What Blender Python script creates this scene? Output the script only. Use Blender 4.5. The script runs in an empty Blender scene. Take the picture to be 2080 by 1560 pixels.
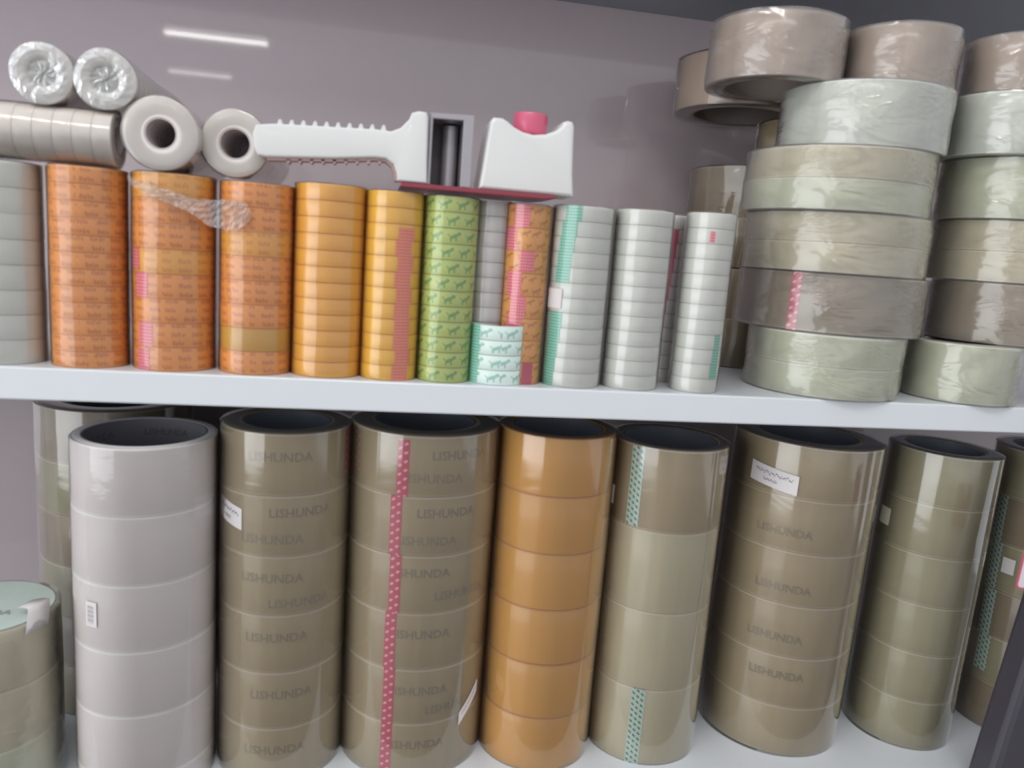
import bpy, bmesh, math, random
from mathutils import Vector, Matrix
random.seed(7)
SC = bpy.context.scene
COL = SC.collection
PI = math.pi

# ------------------------------------------------------------------ camera, world, lights, exposure
yaw, pitch, roll = .18846, .17232, .07418
fw = Vector((math.sin(yaw)*math.cos(pitch), math.cos(yaw)*math.cos(pitch), -math.sin(pitch)))
rt = Vector((math.cos(yaw), -math.sin(yaw), 0)); up = rt.cross(fw)
r2 = math.cos(roll)*rt + math.sin(roll)*up; u2 = -math.sin(roll)*rt + math.cos(roll)*up
cd = bpy.data.cameras.new('camera'); cam = bpy.data.objects.new('camera', cd); COL.objects.link(cam)
m = Matrix((r2, u2, -fw)).transposed().to_4x4(); m.translation = Vector((0, -.56, .1015)); cam.matrix_world = m
cd.sensor_width = 36; cd.sensor_fit = 'HORIZONTAL'; cd.lens = 36*1554.65/2080
cd.clip_start = .01; cd.clip_end = 50
cd.dof.use_dof = True; cd.dof.focus_distance = 1.3; cd.dof.aperture_fstop = 9.5
SC.camera = cam
SC.view_settings.view_transform = 'Standard'; SC.view_settings.look = 'None'
SC.view_settings.gamma = 1; SC.view_settings.use_curve_mapping = False
SC.view_settings.exposure = 0.10
SC.cycles.transparent_max_bounces = 24; SC.cycles.max_bounces = 8
SC.cycles.sample_clamp_indirect = 60

w = bpy.data.worlds.new('world'); SC.world = w; w.use_nodes = True
bg = w.node_tree.nodes['Background']; bg.inputs[0].default_value = (.78, .80, .84, 1); bg.inputs[1].default_value = .92

def area(name, loc, target, sx, sy, e, col=(1, 1, 1)):
    l = bpy.data.lights.new(name, 'AREA'); l.shape = 'RECTANGLE'; l.size = sx; l.size_y = sy; l.energy = e; l.color = col
    o = bpy.data.objects.new(name, l); COL.objects.link(o); o.location = loc
    o.rotation_euler = (Vector(target)-Vector(loc)).to_track_quat('-Z', 'Y').to_euler()
    return o
area('daylight_from_shop_front', (-2.9, -1.9, -.05), (.1, .1, -.1), 2.6, 2.2, 44, (.93, .97, 1))
area('aisle_ceiling_light', (-.45, -1.15, 1.25), (.1, .05, 0), 1.9, .04, 9.5, (1, .98, .95))

# ------------------------------------------------------------------ materials
class N:
    def __init__(s, name):
        s.m = bpy.data.materials.new(name); s.m.use_nodes = True; s.t = s.m.node_tree
        s.t.nodes.clear(); s.out = s.n('ShaderNodeOutputMaterial')
    def n(s, typ, **kw):
        x = s.t.nodes.new(typ)
        for k, v in kw.items(): setattr(x, k, v)
        return x
    def L(s, a, b): s.t.links.new(a, b)
    def setv(s, sock, v):
        if hasattr(v, 'links') or isinstance(v, bpy.types.NodeSocket): s.L(v, sock)
        else: sock.default_value = v
    def M(s, op, a, b=None, c=None):
        x = s.n('ShaderNodeMath', operation=op); s.setv(x.inputs[0], a)
        if b is not None: s.setv(x.inputs[1], b)
        if c is not None: s.setv(x.inputs[2], c)
        return x.outputs[0]
    def mixc(s, f, a, b):
        x = s.n('ShaderNodeMix', data_type='RGBA'); s.setv(x.inputs[0], f)
        for i, v in ((6, a), (7, b)):
            s.setv(x.inputs[i], (v[0], v[1], v[2], 1) if isinstance(v, tuple) else v)
        return x.outputs[2]
    def uv(s, jitter=False):
        tc = s.n('ShaderNodeTexCoord'); sp = s.n('ShaderNodeSeparateXYZ'); s.L(tc.outputs['UV'], sp.inputs[0])
        u = sp.outputs[0]
        if jitter:
            oi = s.n('ShaderNodeObjectInfo'); u = s.M('ADD', u, s.M('MULTIPLY', oi.outputs['Random'], .05))
        return u, sp.outputs[1]
    def princ(s, col, rough=.4, alpha=1, coat=0, coatr=.05, spec=.5, metal=0, trans=0, normal=None, sss=0):
        p = s.n('ShaderNodeBsdfPrincipled')
        s.setv(p.inputs['Base Color'], (col[0], col[1], col[2], 1) if isinstance(col, tuple) else col)
        s.setv(p.inputs['Roughness'], rough); s.setv(p.inputs['Alpha'], alpha)
        p.inputs['Coat Weight'].default_value = coat; p.inputs['Coat Roughness'].default_value = coatr
        p.inputs['Specular IOR Level'].default_value = spec; p.inputs['Metallic'].default_value = metal
        p.inputs['Transmission Weight'].default_value = trans
        if normal is not None: s.L(normal, p.inputs['Normal'])
        s.L(p.outputs[0], s.out.inputs[0]); return p

def noise(b, scale, detail=3, vec=None, dist=0):
    x = b.n('ShaderNodeTexNoise'); x.inputs['Scale'].default_value = scale; x.inputs['Detail'].default_value = detail
    x.inputs['Distortion'].default_value = dist
    tc = b.n('ShaderNodeTexCoord'); b.L(vec if vec is not None else tc.outputs['Object'], x.inputs['Vector'])
    return x.outputs[0]
def bump(b, h, strength, dist=.001):
    x = b.n('ShaderNodeBump'); x.inputs['Strength'].default_value = strength; x.inputs['Distance'].default_value = dist
    b.L(h, x.inputs['Height']); return x.outputs[0]

def plain(name, col, rough=.4, coat=0, coatr=.05, var=.06, bumps=0, **k):
    b = N(name); n = noise(b, 40)
    d = tuple(c*(1-var) for c in col); l = tuple(min(1, c*(1+var)) for c in col)
    nb = bump(b, noise(b, 300, 2), bumps) if bumps else None
    b.princ(b.mixc(n, d, l), rough, coat=coat, coatr=coatr, normal=nb, **k); return b.m

def ell(b, fu, fv, cu, cv, ru, rv, shear=0.):
    du = b.M('SUBTRACT', fu, cu); dv = b.M('SUBTRACT', fv, cv)
    if shear: dv = b.M('SUBTRACT', dv, b.M('MULTIPLY', du, shear))
    a = b.M('POWER', b.M('ABSOLUTE', b.M('DIVIDE', du, ru)), 2.); c = b.M('POWER', b.M('ABSOLUTE', b.M('DIVIDE', dv, rv)), 2.)
    return b.M('LESS_THAN', b.M('ADD', a, c), 1.)
def mx(b, *a):
    r = a[0]
    for x in a[1:]: r = b.M('MAXIMUM', r, x)
    return r

def printed(name, base, ink, pu, pv, motif, amt=.6, rough=.42, coat=.25, stag=0.):
    """tape with a repeated flat print; UV is in metres"""
    b = N(name); u, v = b.uv(True)
    if motif == 'word':
        iv = b.M('DIVIDE', v, pv); u = b.M('ADD', u, b.M('MULTIPLY', noise(b, 90), .010))
    iv = b.M('DIVIDE', v, pv); iu = b.M('DIVIDE', u, pu)
    if stag: iu = b.M('ADD', iu, b.M('MULTIPLY', b.M('FLOOR', iv), stag))
    fu = b.M('FRACT', iu); fv = b.M('FRACT', iv)
    if motif == 'leap':     # little leaping shape: slanting body, head, tail and legs
        k = mx(b, ell(b, fu, fv, .42, .50, .26, .13, .45), ell(b, fu, fv, .68, .68, .11, .12), ell(b, fu, fv, .22, .33, .05, .20), ell(b, fu, fv, .52, .32, .04, .15), ell(b, fu, fv, .12, .55, .09, .05, -1))
    elif motif == 'word':   # short words in two rows
        k = mx(b, ell(b, fu, fv, .14, .5, .07, .30), ell(b, fu, fv, .30, .45, .08, .22), ell(b, fu, fv, .46, .5, .06, .30), ell(b, fu, fv, .62, .45, .07, .20))
    big = noise(b, 60)
    bc = b.mixc(big, tuple(c*.92 for c in base), tuple(min(1, c*1.08) for c in base))
    b.princ(b.mixc(b.M('MULTIPLY', k, amt), bc, ink), rough, coat=coat, coatr=.1); return b.m

def strip_mat(name, base, dot, kind):
    b = N(name); u, v = b.uv()
    if kind == 'dots':      # two staggered columns of pale marks
        iu = b.M('DIVIDE', u, .0047); iv = b.M('ADD', b.M('DIVIDE', v, .0072), b.M('MULTIPLY', b.M('FLOOR', iu), .5))
        k = ell(b, b.M('FRACT', iu), b.M('FRACT', iv), .5, .5, .33, .17, .25)
    elif kind == 'dashes':  # staggered slanting dashes
        iu = b.M('DIVIDE', u, .0039); iv = b.M('ADD', b.M('DIVIDE', v, .0055), b.M('MULTIPLY', b.M('FLOOR', iu), .5))
        k = ell(b, b.M('FRACT', iu), b.M('FRACT', iv), .5, .5, .36, .2, -.45)
    else:                   # fine ruled lines with small gaps
        iv = b.M('DIVIDE', v, .0023); iu = b.M('DIVIDE', u, .0021)
        k = ell(b, b.M('FRACT', iu), b.M('FRACT', iv), .5, .5, .42, .24)
    b.princ(b.mixc(k, base, dot), .45, coat=.3); return b.m

def clear_tape(name, base, alpha, rough=.3, streak=.12):
    """tinted see-through tape wound on a core; faint vertical variation from the winding"""
    b = N(name); u, v = b.uv(True)
    cx = b.n('ShaderNodeCombineXYZ'); b.L(b.M('MULTIPLY', u, 90), cx.inputs[0]); b.L(b.M('MULTIPLY', v, 8), cx.inputs[1])
    n = noise(b, 1., 3, cx.outputs[0])
    col = b.mixc(n, tuple(c*(1-streak) for c in base), tuple(min(1, c*(1+streak)) for c in base))
    b.princ(col, rough, alpha=alpha, coat=.35, coatr=.12, spec=.3); return b.m

def film_mat(name, wr, haze, rough=.07, scale=60, boost=1.4, fine=0., hz=.72):
    b = N(name)
    tr = b.n('ShaderNodeBsdfTransparent'); tr.inputs[0].default_value = (.985, .985, .98, 1)
    gl = b.n('ShaderNodeBsdfGlossy'); gl.inputs['Roughness'].default_value = rough; gl.inputs[0].default_value = (1, 1, 1, 1)
    df = b.n('ShaderNodeBsdfDiffuse'); df.inputs[0].default_value = (hz, hz, hz*.98, 1)
    fr = b.n('ShaderNodeFresnel'); fr.inputs[0].default_value = 1.45
    if wr:
        tc = b.n('ShaderNodeTexCoord'); mp = b.n('ShaderNodeMapping'); b.L(tc.outputs['Object'], mp.inputs[0])
        mp.inputs['Rotation'].default_value = (.5, .3, .4); mp.inputs['Scale'].default_value = (1, 1, 2.6)
        base = noise(b, scale, 2, mp.outputs[0], 1.2)
        if fine:
            mask = b.M('SMOOTH_MIN', b.M('MAXIMUM', b.M('MULTIPLY', b.M('SUBTRACT', noise(b, 17, 1), .5), 5.), 0.), 1., .1)
            base = b.M('ADD', base, b.M('MULTIPLY', mask, b.M('MULTIPLY', noise(b, scale*4.5, 3, mp.outputs[0], 2.), fine)))
        nm = bump(b, base, wr, .004)
        b.L(nm, gl.inputs['Normal']); b.L(nm, fr.inputs['Normal'])
    a = b.n('ShaderNodeMixShader'); a.inputs[0].default_value = haze; b.L(tr.outputs[0], a.inputs[1]); b.L(df.outputs[0], a.inputs[2])
    c = b.n('ShaderNodeMixShader'); b.L(b.M('MINIMUM', b.M('MULTIPLY', fr.outputs[0], boost), .9), c.inputs[0])
    b.L(a.outputs[0], c.inputs[1]); b.L(gl.outputs[0], c.inputs[2]); b.L(c.outputs[0], b.out.inputs[0]); return b.m

MT = dict(
    wall=plain('wall_laminate', (.47, .395, .415), .35, coat=.9, coatr=.035, var=.03),
    shelf=plain('shelf_powder_coat', (.70, .73, .76), .35, coat=.2, coatr=.15, var=.02),
    under=plain('shelf_underside_shade', (.30, .325, .37), .5, var=.05),  # board seen from below, shade darkened into the colour
    floor=plain('floor_tile', (.16, .14, .13), .4),
    white_tape=plain('white_masking_tape', (.76, .70, .69), .5, coat=.2, coatr=.15, var=.02),
    seam_white=plain('white_edge', (.80, .78, .76), .4),
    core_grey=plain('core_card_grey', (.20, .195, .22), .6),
    core_dark=plain('core_plastic_shaded', (.15, .17, .21), .4),  # bore of the core, its inner shadow put into the dark colour
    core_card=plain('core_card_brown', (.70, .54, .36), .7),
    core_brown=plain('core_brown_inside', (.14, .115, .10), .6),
    core_pale=plain('core_plastic_pale', (.60, .53, .52), .5),
    tan=clear_tape('tan_clear_tape', (.62, .50, .31), .66),
    olive=clear_tape('olive_clear_tape', (.54, .49, .31), .64),
    tan_light=clear_tape('light_tan_clear_tape', (.72, .65, .46), .78),
    green_clear=clear_tape('greenish_clear_tape', (.70, .71, .53), .82),
    pale_clear=clear_tape('pale_clear_tape', (.70, .72, .64), .92),
    brown=clear_tape('brown_clear_tape', (.36, .28, .185), .85),
    dusty=clear_tape('dusty_brown_tape', (.47, .36, .285), .96),
    ochre=clear_tape('ochre_tape', (.74, .40, .08), .98, streak=.06),
    white_small=clear_tape('milky_small_tape', (.76, .76, .71), .98, streak=.03),
    grey_small=clear_tape('greyish_small_tape', (.72, .69, .67), .97, streak=.03),
    sleeve=clear_tape('clear_sleeve_tape', (.88, .82, .77), .97, streak=.02),
    orange=printed('orange_printed_tape', (.93, .40, .085), (.58, .17, .03), .0125, .0062, 'word', .65),
    amber=printed('amber_printed_tape', (.93, .48, .08), (.60, .22, .03), .0125, .0062, 'word', .5),
    mustard=plain('mustard_tape', (.74, .42, .06), .4, coat=.3),
    yellow=plain('yellow_orange_tape', (.95, .50, .06), .38, coat=.5, var=.04),
    yellow2=plain('golden_tape', (.95, .56, .05), .38, coat=.5, var=.04),
    green=printed('green_motif_tape', (.60, .68, .20), (.15, .36, .10), .0140, .0114, 'leap', .85, stag=.35),
    teal_motif=printed('pale_teal_motif_tape', (.68, .80, .74), (.24, .46, .40), .0160, .0114, 'leap', .8, stag=.4),
    orange_motif=printed('orange_motif_tape', (.86, .43, .10), (.55, .19, .04), .0125, .0085, 'leap', .8, stag=.4),
    red_dots=strip_mat('red_strip_pale_marks', (.60, .06, .13), (.86, .52, .55), 'dots'),
    teal_dash=strip_mat('pale_strip_green_dashes', (.56, .68, .60), (.07, .18, .14), 'dashes'),
    pink_line=strip_mat('pink_ruled_strip', (.83, .14, .22), (.88, .45, .45), 'lines'),
    coral_line=strip_mat('coral_ruled_strip', (.88, .19, .12), (.92, .46, .30), 'lines'),
    teal_line=strip_mat('teal_ruled_strip', (.16, .50, .38), (.42, .70, .60), 'lines'),
    dull_red=plain('dull_red_strip', (.62, .09, .17), .5),
    paper=plain('sticker_paper', (.74, .70, .70), .55, var=.02),
    paper_yel=plain('yellowed_sticker_paper', (.56, .54, .42), .6, var=.03),
    ink=plain('pen_ink', (.10, .10, .13), .6),
    ink_soft=plain('faded_ink', (.42, .39, .40), .6),
    print_olive=plain('faded_print', (.30, .25, .165), .5),
    print_core=plain('core_print', (.13, .125, .14), .6),
    white_plastic=plain('white_plastic', (.72, .715, .70), .3, coat=.3, var=.015),
    red_plastic=plain('red_plastic', (.62, .10, .19), .35, coat=.3, var=.03),
    red_dark=plain('dark_red_plastic', (.26, .035, .055), .4, coat=.2),
    grip=plain('dull_pink_plastic', (.42, .29, .28), .5),
    metal=plain('grey_metal', (.42, .40, .42), .3, metal=.6, var=.03),
    dark_metal=plain('dark_metal', (.09, .08, .085), .45),
    pole=plain('dark_purple_grey_metal', (.055, .05, .065), .4, coat=.3, coatr=.2),
    film=film_mat('shrink_film', .06, .03, .07, 30, 1.25),
    film_soft=film_mat('smooth_shrink_film', .03, .05, .09, 15, 2.4),
    film_wr=film_mat('wrinkled_film', .55, .12, .14, 20, 1.9, .9),
    film_scrap=film_mat('torn_film', .5, .24, .14, 90, 2.2),
    film_end=film_mat('crumpled_end_film', .25, .6, .25, 60, .6, hz=.58),
)

# ------------------------------------------------------------------ mesh helpers
def ob(name, me, mats, parent=None, loc=(0, 0, 0), rot=None):
    o = bpy.data.objects.new(name, me); COL.objects.link(o); o.location = loc
    if rot: o.rotation_euler = rot
    if mats and not me.materials:
        for x in (mats if isinstance(mats, (list, tuple)) else [mats]): me.materials.append(x)
    if parent: o.parent = parent
    return o
def tag(o, label=None, cat=None, group=None, kind=None):
    if label: o['label'] = label
    if cat: o['category'] = cat
    if group: o['group'] = group
    if kind: o['kind'] = kind
    return o
def thing(name, label, cat, loc=(0, 0, 0), rot=(0, 0, 0), group=None):
    o = bpy.data.objects.new(name, None); COL.objects.link(o); o.location = loc; o.rotation_euler = rot
    o.empty_display_size = .02
    return tag(o, label, cat, group)
def finish(me, ang=40):
    for p in me.polygons: p.use_smooth = True
    me.set_sharp_from_angle(angle=math.radians(ang)); return me
def lathe(prof, seg=64, closed=True, midx=None, name='lathe'):
    """profile [(r,z)] turned about z; UV = arc length and z in metres"""
    vs = []; fs = []; mi = []; n = len(prof)
    for i in range(seg):
        a = 2*PI*i/seg
        for r, z in prof: vs.append((r*math.sin(a), -r*math.cos(a), z))
    k = n if closed else n-1
    for i in range(seg):
        j = (i+1) % seg
        for q in range(k):
            q2 = (q+1) % n
            fs.append((i*n+q, j*n+q, j*n+q2, i*n+q2)); mi.append(midx[q] if midx else 0)
    me = bpy.data.meshes.new(name); me.from_pydata(vs, [], fs); uv = me.uv_layers.new(name='UVMap')
    R = max(p[0] for p in prof)
    for f, p in enumerate(me.polygons):
        p.material_index = mi[f]
        i = f//k; cols = (i, i+1, i+1, i)
        for c, li in enumerate(p.loop_indices):
            z = me.vertices[me.loops[li].vertex_index].co.z
            uv.data[li].uv = (2*PI*R*cols[c]/seg, z)
    return finish(me)
def patch(r, t0, t1, z0, z1, seg=8, skew=0., th=.00012):
    """thin curved label on a cylinder of radius r"""
    vs = []; fs = []; uvs = []
    for k, rr in ((0, r), (1, r-th)):
        for i in range(seg+1):
            f = i/seg; a = t0+(t1-t0)*f; dz = skew*(f-.5)
            vs += [(rr*math.sin(a), -rr*math.cos(a), z0+dz), (rr*math.sin(a), -rr*math.cos(a), z1+dz)]
            uvs += [(r*(a-t0), z0), (r*(a-t0), z1)]
    o = 2*(seg+1)
    for i in range(seg):
        a = 2*i; fs.append((a, a+2, a+3, a+1)); fs.append((o+a, o+a+1, o+a+3, o+a+2))
        fs.append((a, o+a, o+a+2, a+2)); fs.append((a+1, a+3, o+a+3, o+a+1))
    fs.append((0, 1, o+1, o)); a = 2*seg; fs.append((a, o+a, o+a+1, a+1))
    me = bpy.data.meshes.new('patch'); me.from_pydata(vs, [], fs); uv = me.uv_layers.new(name='UVMap')
    for l in me.loops: uv.data[l.index].uv = uvs[l.vertex_index]
    return finish(me)
def prism(pts, y0, y1, bev=.001, seg=2, name='prism'):
    """outline in x,z pushed through y"""
    bm = bmesh.new(); a = [bm.verts.new((x, y0, z)) for x, z in pts]; b = [bm.verts.new((x, y1, z)) for x, z in pts]
    n = len(pts); bm.faces.new(a); bm.faces.new(b[::-1])
    for i in range(n): bm.faces.new((a[i], b[i], b[(i+1) % n], a[(i+1) % n]))
    bmesh.ops.recalc_face_normals(bm, faces=bm.faces)
    if bev:
        es = [e for e in bm.edges if abs(e.verts[0].co.y-e.verts[1].co.y) < 1e-7]
        bmesh.ops.bevel(bm, geom=es, offset=bev, segments=seg, affect='EDGES', profile=.5, clamp_overlap=True)
    me = bpy.data.meshes.new(name); bm.to_mesh(me); bm.free(); return finish(me, 20)
def box(x0, x1, y0, y1, z0, z1, bev=.001, name='box'):
    bm = bmesh.new(); bmesh.ops.create_cube(bm, size=1)
    for v in bm.verts: v.co = Vector(((x0+x1)/2+v.co.x*(x1-x0), (y0+y1)/2+v.co.y*(y1-y0), (z0+z1)/2+v.co.z*(z1-z0)))
    if bev: bmesh.ops.bevel(bm, geom=list(bm.edges), offset=bev, segments=2, affect='EDGES', profile=.5)
    me = bpy.data.meshes.new(name); bm.to_mesh(me); bm.free(); return finish(me, 20)
_txt = {}
def text_verts(s, size):
    k = (s, size)
    if k not in _txt:
        c = bpy.data.curves.new('text', 'FONT'); c.body = s; c.size = size; c.align_x = 'CENTER'; c.align_y = 'CENTER'; c.resolution_u = 2
        c.offset = size*.02
        o = bpy.data.objects.new('text_source', c); COL.objects.link(o); dg = bpy.context.evaluated_depsgraph_get(); dg.update()
        me = o.evaluated_get(dg).to_mesh(); _txt[k] = ([tuple(v.co) for v in me.vertices], [tuple(p.vertices) for p in me.polygons])
        o.evaluated_get(dg).to_mesh_clear(); bpy.data.objects.remove(o); bpy.data.curves.remove(c)
    return _txt[k]
def wrap_text(s, size, r, th, z, inside=False, slope=0.):
    v, f = text_verts(s, size); o = []
    for x, y, _ in v:
        a = x/r
        if inside: o.append((r*math.sin(a+th), r*math.cos(a+th), z+y))
        else: o.append((r*math.sin(a+th), -r*math.cos(a+th), z+y+slope*x))
    me = bpy.data.meshes.new('print'); me.from_pydata(o, [], f); return me
def scribble(r, t0, t1, z, amp, seed, slope=0., wd=.0005):
    """a line of pen handwriting on a cylinder"""
    rnd = random.Random(seed); n = 60; pts = []
    for i in range(n+1):
        f = i/n; a = t0+(t1-t0)*f
        zz = z+slope*(f-.5)+amp*(.6*math.sin(i*1.5)+.5*math.sin(i*.77+seed)+rnd.uniform(-.25, .25))
        pts.append((a+.15*(t1-t0)/12*math.sin(i*1.1), zz))
    vs = []; fs = []
    for a, zz in pts: vs += [(r*math.sin(a), -r*math.cos(a), zz-wd/2), (r*math.sin(a), -r*math.cos(a), zz+wd/2)]
    for i in range(n): fs.append((2*i, 2*i+2, 2*i+3, 2*i+1))
    me = bpy.data.meshes.new('handwriting'); me.from_pydata(vs, [], fs); return me

_mc = {}; _em = {}
def edge_mat(mat):
    """cut edges of wound tape are frosted and a little paler than its face"""
    if mat not in _em:
        c = EDGE.get(mat, (.6, .56, .5)); _em[mat] = plain(mat+'_cut_edge', c, .5)
    return _em[mat]
EDGE = dict(tan=(.62, .53, .40), olive=(.56, .51, .38), tan_light=(.70, .63, .50), green_clear=(.72, .72, .60), pale_clear=(.80, .82, .75), brown=(.46, .37, .28), dusty=(.36, .29, .25), ochre=(.70, .38, .12),
    white_tape=(.92, .89, .88), white_small=(.70, .70, .66), grey_small=(.62, .60, .58), sleeve=(.80, .75, .71), orange=(.85, .38, .10), amber=(.85, .44, .10), mustard=(.66, .38, .07), yellow=(.80, .40, .07),
    yellow2=(.82, .44, .06), green=(.42, .52, .18), teal_motif=(.55, .68, .62), orange_motif=(.78, .38, .10))
def roll_mesh(r, rc, h, bv, mat, gap=.00012):
    k = (round(r, 5), round(rc, 5), round(h, 5), bv, mat)
    if k not in _mc:
        if h < .02: gap = .0001
        z0, z1 = gap, h-gap; b = bv
        prof = [(r, z0+b), (r, z1-b), (r-b*.35, z1-b*.35), (r-b, z1), (rc, z1), (rc, z0), (r-b, z0), (r-b*.35, z0+b*.35)]
        e = edge_mat(mat)
        me = lathe(prof, midx=[0, 1, 1, 1, 0, 1, 1, 1]); me.materials.append(MT[mat]); me.materials.append(e); _mc[k] = me
    return _mc[k]
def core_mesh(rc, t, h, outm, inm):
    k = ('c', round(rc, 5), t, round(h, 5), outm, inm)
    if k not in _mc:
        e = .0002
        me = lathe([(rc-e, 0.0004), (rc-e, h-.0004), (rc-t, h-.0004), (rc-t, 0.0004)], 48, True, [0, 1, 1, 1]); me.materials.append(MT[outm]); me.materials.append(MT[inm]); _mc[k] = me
    return _mc[k]

def film_sleeve(r, H, rin, mat, parent, seed=0, wob=.0005, ends=True, label=None):
    """shrink film pulled round a stack and folded over its two ends"""
    rnd = random.Random(seed); seg = 72; nz = max(10, int(H/.012)); prof = []
    if ends: prof += [(rin, -.0003), ((rin+r)/2, -.0006), (r-.0008, -.0006)]
    for i in range(nz+1): prof.append((r, H*i/nz))
    if ends: prof += [(r-.0008, H+.0006), ((rin+r)/2, H+.0009), (rin, H+.0006)]
    me = lathe(prof, seg, False)
    ph = [rnd.uniform(0, 6.3) for _ in range(6)]
    for v in me.vertices:
        a = math.atan2(v.co.x, -v.co.y); z = v.co.z/H; rr = math.hypot(v.co.x, v.co.y)
        if rr > r*.98:
            d = wob*(.5+.25*math.sin(3*a+ph[0]+4*z)+.25*math.sin(7*a+ph[1]-9*z))
            v.co.x *= (rr+d)/rr; v.co.y *= (rr+d)/rr
    for p in me.polygons: p.use_smooth = True
    o = ob('shrink_film', me, MT[mat], parent)
    if label: o['label'] = label
    return o

def tape_pack(name, label, X, Y, Z, r, rc, heights, mats, cat='tape pack', group=None, film='film', core=('core_card', 'core_dark'),
              bev=.0007, strips=(), jit=.0003, rot=(0, 0, 0), ct=.0015, wob=.0005, lean=(0, 0), rname='tape_roll', seed=None, ends=True):
    """a shrink wrapped stack: children tape_roll (> core, tear_strip) and shrink_film. strips: (roll index, theta, width, z0 frac, z1 frac, material)"""
    random.seed(seed if seed is not None else hash((round(X*1000), round(Z*1000))) % 9999)
    t = thing(name, label, cat, (X, Y, Z), rot, group); z = 0; rolls = []
    H = sum(heights)
    for i, h in enumerate(heights):
        mt = mats[i % len(mats)]
        o = ob(rname, roll_mesh(r, rc, h, bev, mt), None, t, (lean[0]*z/H+random.uniform(-jit, jit), lean[1]*z/H+random.uniform(-jit, jit), z))
        ob('core', core_mesh(rc, ct, h, *core), None, o)
        rolls.append((o, h)); z += h
    for (i, th, wd, f0, f1, mt) in strips:
        o, h = rolls[i]
        ob('tear_strip', patch(r+.00035, th-wd/r/2, th+wd/r/2, h*f0, h*f1), MT[mt], o)
    if film: film_sleeve(r+jit+.0006, H, rc*1.0+.15*(r-rc), film, t, seed=int(X*7000) % 991, wob=wob, ends=ends)
    return t, rolls

# ------------------------------------------------------------------ structure
ZL = -.35; YB = .28; ZC = .361; TH = .0228
tag(ob('wall_back', box(-1.3, 1.5, YB, YB+.012, -1.3, .9, .001), MT['wall']), kind='structure')
tag(ob('floor', box(-4, 4, -5.5, .35, -1.36, -1.3, 0), MT['floor']), kind='structure')
def shelf_board(label, ztop, th=TH, under='under', front=0.):
    t = thing('shelf_board', label, 'shelf', (0, 0, ztop))
    # folded sheet steel: top deck, front lip with a rounded edge, separate underside pan with its shade put into the colour
    pts = [(0, 0), (0, 0)]
    bm = bmesh.new()
    prof = [(YB-.0005, 0), (.0012, 0), (.0004, -.0004), (0, -.0012), (0, -th+.0012), (.0004, -th+.0004), (.0012, -th), (.018, -th), (.018, -th+.0015), (.0025, -th+.0015), (.0025, -.0015), (YB-.0005, -.0015)]
    prof = [(y+(front if y < .1 else 0), z) for y, z in prof]
    a = [bm.verts.new((-1.3, y, z)) for y, z in prof]; b = [bm.verts.new((1.5, y, z)) for y, z in prof]; n = len(prof)
    bm.faces.new(a); bm.faces.new(b[::-1])
    for i in range(n): bm.faces.new((a[i], b[i], b[(i+1) % n], a[(i+1) % n]))
    bmesh.ops.recalc_face_normals(bm, faces=bm.faces)
    me = bpy.data.meshes.new('deck'); bm.to_mesh(me); bm.free(); finish(me, 20)
    ob('deck', me, MT['shelf'], t)
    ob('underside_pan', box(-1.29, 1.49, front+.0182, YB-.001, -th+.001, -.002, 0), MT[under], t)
    return t
shelf_board('white steel shelf board carrying the small tapes, its front lip crossing mid picture', 0)
shelf_board('lower white steel shelf board under the tall packing tape stacks', ZL)
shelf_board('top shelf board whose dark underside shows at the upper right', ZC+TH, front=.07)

# ceiling tubes of the shop, seen as streaks mirrored in the back wall
for (x0, x1, y, lb) in ((-1.30, -.70, -4.13, 'nearer white fluorescent tube above the aisle'), (-1.58, -1.13, -5.38, 'farther white fluorescent tube above the aisle')):
    t = thing('tube_lamp', lb, 'lamp', ((x0+x1)/2, y, 1.25)); L = x1-x0
    b = N('lamp_glow'); e = b.n('ShaderNodeEmission'); e.inputs[0].default_value = (1, .98, .95, 1); e.inputs[1].default_value = 22 if y > -5 else 9; b.L(e.outputs[0], b.out.inputs[0])
    me = lathe([(.013, -L/2), (.013, L/2)], 16, False)
    ob('tube', me, b.m, t, (0, 0, 0), (0, PI/2, 0))
    ob('fixture', box(-L/2-.03, L/2+.03, -.04, .04, .03, .07, .003), MT['white_plastic'], t)

# ------------------------------------------------------------------ lower shelf: tall stacks
def sticker(t, r, th, wd, z0, z1, mat='paper', skew=0., seed=1, lines=((.68, .25), (.32, .2)), name='price_sticker', label=None, ink='ink'):
    s = ob(name, patch(r, th-wd/r/2, th+wd/r/2, z0, z1, 10, skew), MT[mat], t)
    if label: s['label'] = label
    h = z1-z0
    for k, (f, am) in enumerate(lines):
        a0, a1 = (.12, .9) if k == 0 else (.3, .6)
        W = wd/r
        ob('handwriting', scribble(r+.00015, th-W/2+W*a0, th-W/2+W*a1, z0+h*f+ (skew*((a0+a1)/2-.5)), h*am*.4, seed+k, skew*(a1-a0), h*.045), MT[ink], s)
    return s

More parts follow.
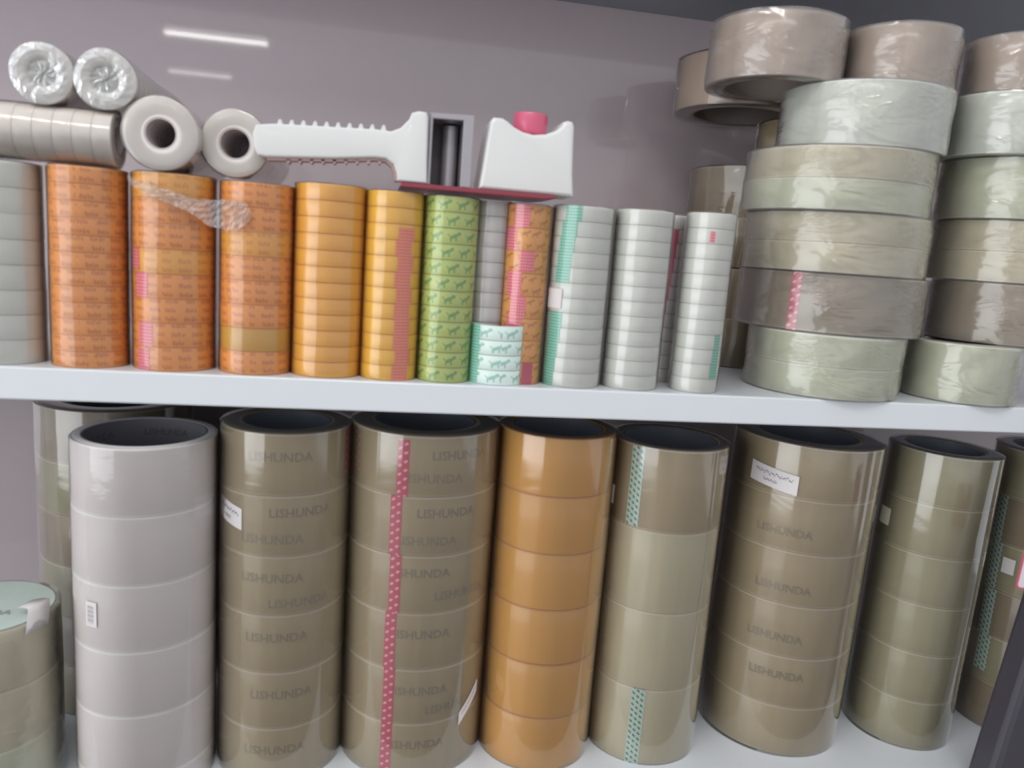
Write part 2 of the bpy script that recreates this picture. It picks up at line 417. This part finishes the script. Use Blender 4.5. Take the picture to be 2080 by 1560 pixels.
# white masking tape
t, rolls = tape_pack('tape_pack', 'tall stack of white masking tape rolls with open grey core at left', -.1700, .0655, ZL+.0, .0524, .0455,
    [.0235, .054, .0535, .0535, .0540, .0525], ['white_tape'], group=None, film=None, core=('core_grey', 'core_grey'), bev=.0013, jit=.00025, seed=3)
film_sleeve(.0530, .290, .049, 'film', t, 5, .0002)
ob('core_print', wrap_text('LISHUNDA', .0075, .0437, .12, .2795, inside=True), MT['print_core'], t)
ob('core_print', wrap_text('LISHUNDA', .0075, .0437, -1.25, .2795, inside=True), MT['print_core'], t)
s = ob('barcode_sticker', patch(.0534, -.64, -.44, .150, .170), MT['paper'], t)
bars = bmesh.new()
for k in range(13):
    z = .1525+k*.00115
    for a0, a1 in ((-.60, -.49),):
        q = [bars.verts.new((.05355*math.sin(a), -.05355*math.cos(a), zz)) for a, zz in ((a0, z), (a1, z), (a1, z+.0003+.0004*(k*7 % 3)), (a0, z+.0003+.0004*(k*7 % 3)))]
        bars.faces.new(q)
bme = bpy.data.meshes.new('bars'); bars.to_mesh(bme); bars.free(); ob('barcode', bme, MT['ink_soft'], s)

# clear tan stacks with printed cores
def big(label, X, Y, r, rc, ntop, heights, mats, **k):
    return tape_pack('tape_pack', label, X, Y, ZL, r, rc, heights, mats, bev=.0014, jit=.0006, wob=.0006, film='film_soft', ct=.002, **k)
def words(rolls, r, L, size=.0105, word='LISHUNDA', mat='print_olive'):
    for i, th, fz in L:
        o, h = rolls[i]; ob('print', wrap_text(word, size, r+.0002, th, h*fz), MT[mat], o)
t, rolls = big('tan clear packing tape stack beside the white masking tape, price sticker on its left', -.0645, .0835, .0515, .036, 0, [.0500]*6, ['tan'],
    strips=[(5, 1.309, .009, .15, .95, 'red_dots')])
words(rolls, .0515, [(5, .0, .62), (4, .35, .72), (4, -.1, .28), (3, -.1, .62), (3, .35, .2), (2, 0, .6), (1, .1, .6), (0, 0, .6)])
sticker(t, .0529, -.86, .030, .2225, .2400, skew=-.006, seed=4)
t, rolls = big('tan clear packing tape stack with a long red dotted strip down its front', .0516, .0934, .0634, .044, 0, [.0503]*6, ['tan'],
    strips=[(5, -.338, .0098, 0, .93, 'red_dots'), (4, -.415, .0098, 0, 1, 'red_dots'), (3, -.372, .0098, 0, 1, 'red_dots'), (2, -.40, .0098, 0, 1, 'red_dots'), (1, -.398, .0098, 0, 1, 'red_dots'), (0, -.39, .0098, 0, 1, 'red_dots')])
words(rolls, .0634, [(5, .42, .68), (5, .05, .3), (4, .25, .72), (4, .0, .25), (3, -.05, .7), (3, .55, .3), (2, 0, .62), (1, .0, .6), (1, .5, .25), (0, .0, .6)])
sticker(t, .0652, .80, .024, .052, .064, skew=.022, seed=9, lines=((.6, .1),))
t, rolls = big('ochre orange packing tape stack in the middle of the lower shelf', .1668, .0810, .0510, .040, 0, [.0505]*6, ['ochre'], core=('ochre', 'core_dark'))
t, rolls = big('stack of four wide tan tape rolls with pale green dashed strip', .2727, .0821, .0521, .043, 0, [.0735, .0735, .0740, .0740], ['tan_light', 'tan_light', 'tan_light', 'tan'],
    strips=[(3, -.90, .0125, .02, .98, 'teal_dash'), (0, -.45, .0125, 0, 1, 'teal_dash')])
sticker(t, .0537, -1.50, .016, .235, .252, seed=3, lines=())
t, rolls = big('thick tan clear tape stack with handwritten white price sticker near its top', .4160, .0980, .0675, .046, 0, [.0490, .0500, .0505, .0505, .0505, .0485], ['tan'], rot=(0, .016, 0))
words(rolls, .0680, [(4, -.7, .35), (3, -.6, .3), (2, -.6, .35), (1, -.5, .62)], word='LISHUNDA')
sticker(t, .0695, -.93, .046, .2560, .2740, skew=-.006, seed=12)
t, rolls = big('slim olive clear tape stack with small yellowed sticker, second from the right', .5520, .0788, .0488, .034, 0, [.0490]*6, ['olive'], rot=(0, .016, 0))
sticker(t, .0503, -1.70, .020, .213, .230, mat='paper_yel', seed=2, lines=())
t, rolls = big('rightmost clear tape stack with dull green dashed strip on its left side', .6900, .0830, .0525, .036, 0, [.0490]*6, ['brown', 'olive'],
    strips=[(k, -1.58+.06*(4-k), .013, 0 if k > 1 else .2, 1, 'teal_dash') for k in (1, 2, 3, 4)])
sticker(t, .0540, -1.22, .012, .168, .184, seed=2, lines=())

# short wrapped stack bottom left
t, rolls = tape_pack('tape_pack', 'short wrapped stack of clear tape cut off by the bottom left corner', -.2848, .0579, ZL, .0478, .036, [.0495, .0490, .0490], ['green_clear', 'tan_light', 'tan_light'],
    film='film_wr', core=('core_card', 'teal_motif'), bev=.0015, jit=.001, wob=.0016)
lid = ob('printed_disc', lathe([(.0005, .1487), (.034, .1482), (.0455, .1480), (.0455, .1486), (.034, .1488), (.0005, .1491)], 48), MT['teal_motif'], t)
ob('core_print', (lambda v, f: (lambda me: (me.from_pydata([(x-.002, y-.012, .1495) for x, y, _ in v], [], f), me)[1])(bpy.data.meshes.new('print')))(*text_verts('LISHUNDA', .010)), MT['ink_soft'], t)
vs = []; fs = []
for i in range(9):
    f = i/8
    if f < .5: rr = .034+f*2*.016; z = .152
    else: rr = .050+.0006*math.sin((f-.5)*6); z = .152-(f-.5)*2*.016
    for a in (1.02, 1.42): vs.append((rr*math.sin(a-.12*f), -rr*math.cos(a-.12*f), z+.004+.004*math.sin(PI*f)))
for i in range(8): fs.append((2*i, 2*i+2, 2*i+3, 2*i+1))
me = bpy.data.meshes.new('flap'); me.from_pydata(vs, [], fs); so = ob('price_sticker', finish(me, 80), MT['paper'], t)
md = so.modifiers.new('thickness', 'SOLIDIFY'); md.thickness = .0003
# hazy stack standing behind
tape_pack('tape_pack', 'dim clear tape stack standing behind the white masking tape', -.2330, .2030, ZL, .0660, .045, [.048]*6, ['olive', 'brown'], film='film_soft', bev=.0014, jit=.0008)

# dark leaning pole and price tag at the right edge
t = thing('leaning_pole', 'dark purple-grey pole leaning in front of the shelf at the lower right corner', 'pole', (.4473, -.020, -1.3), (0, .121, 0))
ob('shaft', box(-.0, .060, -.014, .014, 0, 1.34, .006), MT['pole'], t)
ob('end_cap', box(-.002, .062, -.016, .016, 1.34, 1.352, .003), MT['dark_metal'], t)
t = thing('price_tag', 'white price card with rounded red border at the right edge', 'price tag', (.5600, -.052, -.1210), (0, .06, 0))
def rrect(x0, x1, z0, z1, r):
    p = []
    for cx_, cz_, a0 in ((x1-r, z1-r, 0), (x0+r, z1-r, 90), (x0+r, z0+r, 180), (x1-r, z0+r, 270)):
        for k in range(5):
            a = math.radians(a0+k*22.5); p.append((cx_+r*math.cos(a), cz_+r*math.sin(a)))
    return p
ob('red_border', prism(rrect(-.0280, .0280, -.0230, .0230, .004), -.0004, .0004, 0), MT['red_plastic'], t)
ob('card', prism(rrect(-.0264, .0264, -.0214, .0214, .003), -.0008, -.00045, 0), MT['paper'], t)
ob('hanger', box(-.004, .004, .0004, .0180, .014, .022, .001), MT['white_plastic'], t)

# ------------------------------------------------------------------ upper shelf: small tape sleeves
def small(label, X, Y, r, top, n, mats, rc=.0125, **k):
    h = top/n
    k.setdefault('film', 'film')
    return tape_pack('tape_pack', label, X, Y, 0, r, rc, [h]*n, mats, group=None, bev=.0004, jit=k.pop('jit', .00015), core=k.pop('core', ('core_pale', 'core_pale')), ct=.001, wob=.0004, **k)
small('leftmost sleeve of eight milky white tapes beside the orange sleeves', -.2496, .0282, .0237, .1350, 8, ['white_small'])
small('leftmost orange sleeve, twelve thin printed tapes', -.1958, .0291, .0246, .1356, 12, ['orange'])
small('orange sleeve of eight tapes with pink patches down its left side', -.1402, .0325, .0277, .1360, 8, ['orange', 'orange', 'orange', 'orange', 'amber', 'orange', 'orange', 'amber'],
    strips=[(4, -.90, .009, .1, 1, 'pink_line'), (3, -.64, .0108, 0, 1, 'pink_line'), (1, -.52, .0116, .0, 1, 'pink_line'), (0, -.61, .0108, 0, .9, 'pink_line')])
small('orange printed sleeve with one mustard roll near its base', -.0831, .0298, .0253, .1345, 8, ['orange', 'mustard', 'orange', 'orange', 'orange', 'amber', 'orange', 'orange'])
small('plain yellow-orange sleeve between printed orange and coral striped ones', -.0318, .0301, .0254, .1380, 12, ['yellow'])
cs = [.40, .49, .39, .42, .38, .43, .36, .44, .35, .43]
small('golden yellow sleeve with coral ruled strip down its right side', .0145, .0258, .0210, .1370, 12, ['yellow2', 'yellow2', 'yellow2'],
    strips=[(k, cs[k], .0124, 0, 1 if k < 9 else .8, 'coral_line') for k in range(10)])
small('green sleeve printed with dark leaping motifs', .0562, .0250, .0200, .1369, 12, ['green'])
small('greyish white sleeve set back between the green and the pink patched orange one', .0885, .0360, .0148, .1370, 12, ['grey_small'])
small('orange motif sleeve with staggered pink patches, right of centre', .1160, .0290, .0172, .1360, 8, ['orange_motif'],
    strips=[(7, -.50, .0125, 0, 1, 'pink_line'), (6, -1.05, .0125, .3, 1, 'pink_line'), (6, -.95, .0125, 0, .3, 'pink_line'), (5, -.15, .0116, .1, 1, 'pink_line'), (4, -.68, .0125, .0, 1.1, 'pink_line'), (3, -.42, .0125, 0, 1, 'pink_line'), (2, -.55, .0125, .2, 1, 'pink_line'), (0, .25, .009, 0, 1, 'dull_red')])
tt, rolls = small('white sleeve with teal ruled strip and white sticker on its left edge', .1585, .0280, .0232, .1380, 12, ['white_small'],
    strips=[(k, -.58-.045*(11-k)-(.06 if k < 11 else 0), .0125, 0, 1, 'teal_line') for k in range(12) if k not in (5, 6)])
s = ob('price_sticker', patch(.0243, -1.36, -.74, .0605, .0755), MT['paper'], tt)
small('plain white sleeve between the teal striped and the red edged ones', .2080, .0280, .0226, .1392, 12, ['white_small'])
small('narrow white sleeve set back, thin dark red strip down its front', .2470, .0640, .0122, .1400, 12, ['grey_small'], rc=.009,
    strips=[(k, -.15-.06*(11-k), .006, 0, 1, 'dull_red' if k in (9, 10, 0, 8) else 'dull_red') for k in range(11)])
small('rightmost white sleeve with small pink mark near its top', .2621, .0235, .0188, .1412, 12, ['white_small'],
    strips=[(10, -.30, .0036, .1, .8, 'pink_line'), (3, .50, .006, 0, 1, 'teal_line'), (2, .50, .007, 0, 1, 'teal_line'), (1, .48, .008, 0, 1, 'teal_line')])
small('short stack of four pale teal motif tapes in front of the grey sleeve', .0975, .0240, .0212, .0452, 4, ['teal_motif'], rc=.0185, core=('seam_white', 'seam_white'), film=None,
    strips=[(k, -1.10, .0096, 0, 1, 'teal_line') for k in range(4)])

# lying clear sleeves on top
def lying(label, X, Y, Z, r, rc, n, h, rot, capped, mats=('sleeve',)):
    t, rolls = tape_pack('tape_pack', label, X, Y, Z, r, rc, [h]*n, list(mats), film='film', core=('core_pale', 'core_pale'), bev=.0003, jit=.0001, ct=.001, rot=rot, ends=not capped, group=None)
    if capped:
        H = n*h; random.seed(int(abs(X)*1e4))
        for s, z0 in ((1, H),):
            vs = []; fs = []; R_, S_ = 7, 30
            for i in range(R_+1):
                rr = (r+.001)*i/R_
                for j in range(S_):
                    a = 2*PI*j/S_; prof = -.0015 if rr < rc*.95 else .0022*math.sin(min(1, max(0, (rr-rc)/(r-rc)))*PI)
                    q = rr*(1+(.02*math.sin(3*a+X*50) if i == R_ else 0))
                    vs.append((q*math.sin(a), -q*math.cos(a), z0+.001+prof+random.uniform(-.0006, .0006)*(0 if i == R_ else 1)))
            for i in range(R_):
                for j in range(S_):
                    k = (j+1) % S_; fs.append((i*S_+j, i*S_+k, (i+1)*S_+k, (i+1)*S_+j))
            me = bpy.data.meshes.new('cap'); me.from_pydata(vs, [], fs); ob('crumpled_film_end', me, MT['film_end'], t)
    return t
# axis pointing back into the shelf: local +z -> world -y (rot x = +90deg)
def into(label, X, Yf, Z, r, rc, n, h, capped, yawz=0):
    # top end (local z = n*h) faces the viewer at Y = Yf
    L = n*h
    d = Vector((math.sin(yawz), -math.cos(yawz), 0))
    base = Vector((X, Yf, Z))-d*L
    return lying(label, base.x, base.y, base.z, r, rc, n, h, (PI/2, 0, yawz), capped)
into('left clear sleeve pointing outward on top, its end closed by crumpled film', -.2150, .008, .1918, .0183, .0098, 12, .0114, True)
into('right clear sleeve pointing outward on top, its end closed by crumpled film', -.1768, .007, .1918, .0183, .0098, 12, .0114, True)
into('clear sleeve with open pinkish core lying on the orange sleeves, left of two', -.1425, .0035, .1608, .0236, .0105, 12, .0114, False)
into('clear sleeve with open core lying behind the dispenser handle', -.0975, .0175, .1602, .0226, .0108, 12, .0114, False)
lying('clear sleeve lying sideways along the shelf at far left', -.3030, .0200, .1555, .0180, .010, 11, .0118, (0, PI/2, 0), False)

# crumpled scrap of film over the orange sleeves
pts = [(-.1616, .1297, .004), (-.1489, .1235, .007), (-.1335, .1194, .009), (-.1196, .1148, .010), (-.1085, .1115, .018), (-.0974, .1110, .021), (-.0863, .1120, .015), (-.0830, .1115, .003)]
vs = []; fs = []; K = 6; NP = 40; rnd = random.Random(5)
for i in range(NP+1):
    f = i/NP*(len(pts)-1); a = min(int(f), len(pts)-2); q = f-a
    x, z, wd = [pts[a][k]*(1-q)+pts[a+1][k]*q for k in range(3)]
    for j in range(K+1):
        s_ = j/K-.5
        vs.append((x+.1*wd*s_+rnd.uniform(-.0005, .0005), -.0012-.0022*abs(math.sin(i*.8+j*1.3))+rnd.uniform(-.0008, .0006), z+wd*s_+rnd.uniform(-.0006, .0006)))
for i in range(NP):
    for j in range(K): fs.append((i*(K+1)+j, (i+1)*(K+1)+j, (i+1)*(K+1)+j+1, i*(K+1)+j+1))
me = bpy.data.meshes.new('scrap'); me.from_pydata(vs, [], fs); 
tag(ob('plastic_film_scrap', me, MT['film_scrap']), 'crumpled strip of torn clear film hanging across two orange sleeves', 'plastic film')

# ------------------------------------------------------------------ tape dispenser
t = thing('tape_dispenser', 'white hand-held tape dispenser with ridged handle and red knob lying on the sleeves', 'tape dispenser', (0, 0, 0))
hp = [(-.0815, .1725), (-.0835, .167), (-.083, .158), (-.0800, .1525), (-.075, .1517), (-.03, .1548), (-.002, .1580), (.006, .1578), (.0112, .1545), (.0135, .149), (.0142, .1436), (.0352, .1436), (.0345, .160), (.0338, .1885), (.0325, .1918), (.027, .1922), (.0222, .1905), (.0205, .186), (.0150, .1798), (.0085, .1768), (-.002, .1772), (-.035, .1758), (-.070, .1742)]
ob('handle', prism(hp, 0, .016, .0022, 3), MT['white_plastic'], t)
for k in range(10):
    x = -.066+k*.0077; z = .1742+(x+.07)/.068*.0030
    ob('grip_ridge', prism([(x-.0022, z-.001), (x+.0022, z-.001), (x+.0009, z+.0030), (x-.0007, z+.0030)], .002, .014, .0003, 1), MT['white_plastic'], t)
gp = [(-.074, .1520), (-.03, .1550), (-.002, .1582), (.006, .1580), (.0116, .1547), (.014, .149), (.0147, .1436), (.0125, .1436), (.0118, .148), (.0098, .1528), (.0055, .1560), (-.002, .1562), (-.03, .1527), (-.074, .1498)]
ob('finger_grip', prism(gp, .003, .014, .0003, 1), MT['grip'], t)['label'] = 'dull pink finger grip under the handle'
for k in range(9):
    x = -.060+k*.0077; z = .1510+(x+.06)*.081
    ob('grip_ridge', prism([(x-.0016, z+.001), (x+.0016, z+.001), (x+.0006, z-.0020), (x-.0006, z-.0020)], .003, .0135, .0002, 1), MT['grip'], t)
ob('base_plate', prism([(.0160, .1398), (.120, .1398), (.1300, .1412), (.1290, .1432), (.118, .1432), (.0175, .1432)], .0, .055, .0006, 1), MT['red_dark'], t)['label'] = 'dark red base plate'
ob('back_plate', box(.0350, .0650, .036, .038, .1433, .190, .0003), MT['dark_metal'], t)['label'] = 'dark metal back plate'
ob('frame', prism([(.0352, .1433), (.0375, .1433), (.0375, .1885), (.0590, .1890), (.0590, .1433), (.0665, .1433), (.0665, .1935), (.0352, .1925)], .004, .038, .0006, 1), MT['metal'], t)['label'] = 'grey metal roller frame'
ob('roller', lathe([(.0005, .1436), (.0058, .1436), (.0058, .1875), (.0005, .1875)], 32, False), MT['metal'], t, (.0520, .028, 0))
bp = [(.0727, .1436), (.1437, .1436), (.1418, .160), (.1408, .178), (.1400, .1935), (.1385, .1966), (.1352, .1972), (.1320, .1962), (.1300, .1925), (.1262, .1893), (.1190, .1862), (.1100, .1850), (.1020, .1862), (.0955, .1890), (.0905, .1925), (.0870, .1942), (.0805, .1942), (.0782, .1915), (.0765, .178), (.0745, .158)]
ob('hub_bracket', prism(bp, .004, .046, .0035, 4), MT['white_plastic'], t)
ob('knob', lathe([(.0005, .187), (.0118, .187), (.0122, .1875), (.0126, .190), (.0128, .2005), (.0122, .2022), (.0005, .2028)], 48, False), MT['red_plastic'], t, (.1108, .0250, -.0005))['label'] = 'red round knob'
ob('knob_washer', lathe([(.0005, .1845), (.0105, .1845), (.0105, .188), (.0005, .188)], 40, False), MT['dark_metal'], t, (.1108, .0250, 0))

# ------------------------------------------------------------------ big rolls piled at the right
def pile(label, X, Y, z0, z1, r, rc, n, mat, film='film_wr', strips=(), core=('core_card', 'core_brown'), name='tape_pack', group=None):
    h = (z1-z0)/n
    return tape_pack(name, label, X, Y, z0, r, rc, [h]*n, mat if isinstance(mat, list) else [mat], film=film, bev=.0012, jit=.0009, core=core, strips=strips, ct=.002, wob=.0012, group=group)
F = .0010
pile('lowest front pair of greenish clear rolls at the shelf edge, left column', .3966, .0575, .0006, .0525, .0635, .042, 2, 'green_clear')
pile('brown tape roll with red dotted strip, one above the lowest in left column', .4060, .0757, .0537, .1015, .0780, .048, 1, 'brown', strips=[(0, -.90, .0085, 0, 1, 'red_dots')])
pile('light pair of rolls directly above the brown roll with the red strip', .4000, .0700, .1027, .1506, .0745, .046, 2, 'tan_light')
pile('largest pale pair of rolls, fourth up in the left column', .3943, .0700, .1518, .2015, .0755, .046, 2, ['green_clear', 'tan_light'])
pile('whitish green wrapped roll with crinkled highlights below the top tan rolls', .4067, .0640, .2027, .2525, .0665, .042, 1, 'pale_clear')
pile('overhanging top left tan roll catching a bright streak', .3310, .0860, .2537, .3045, .0545, .040, 1, 'dusty')
pile('tan roll on top, second from the left', .4360, .0690, .2537, .3050, .0455, .034, 1, 'dusty')
pile('tan roll on top at the right edge', .5420, .0560, .2610, .3080, .0410, .030, 1, 'dusty')
pile('lowest roll of the right column, green tinted, at the shelf edge', .5242, .0410, .0006, .0510, .0455, .030, 1, 'green_clear')
pile('brown roll second from the bottom of the right column', .5690, .0560, .0522, .1040, .0590, .040, 1, 'brown', strips=[(0, .15, .01, 0, .6, 'red_dots')])
pile('light roll pair level with the middle of the right column', .5684, .0600, .1052, .1570, .0625, .042, 2, ['tan_light', 'tan_light'])
pile('pale roll third from the top of the right column', .5620, .0580, .1582, .2085, .0605, .042, 1, 'green_clear')
pile('whitish roll under the top right tan roll', .5400, .0520, .2097, .2598, .0500, .036, 1, 'pale_clear')
# second row behind
pile('dim brown rolls at the back, lower half of the rear pile', .3870, .2170, .0006, .1000, .0605, .044, 2, 'brown', film='film')
pile('dim brown rolls at the back, upper half of the rear pile', .3870, .2170, .1012, .2000, .0605, .044, 2, 'brown', film='film')
pile('dim tan roll at the back between rear pile and overhanging roll', .4480, .2000, .2012, .2500, .0600, .042, 1, 'tan', film='film')
pile('shaded tan roll sticking out behind the overhanging top roll', .3560, .1975, .2512, .3010, .0640, .046, 1, 'dusty', film='film')
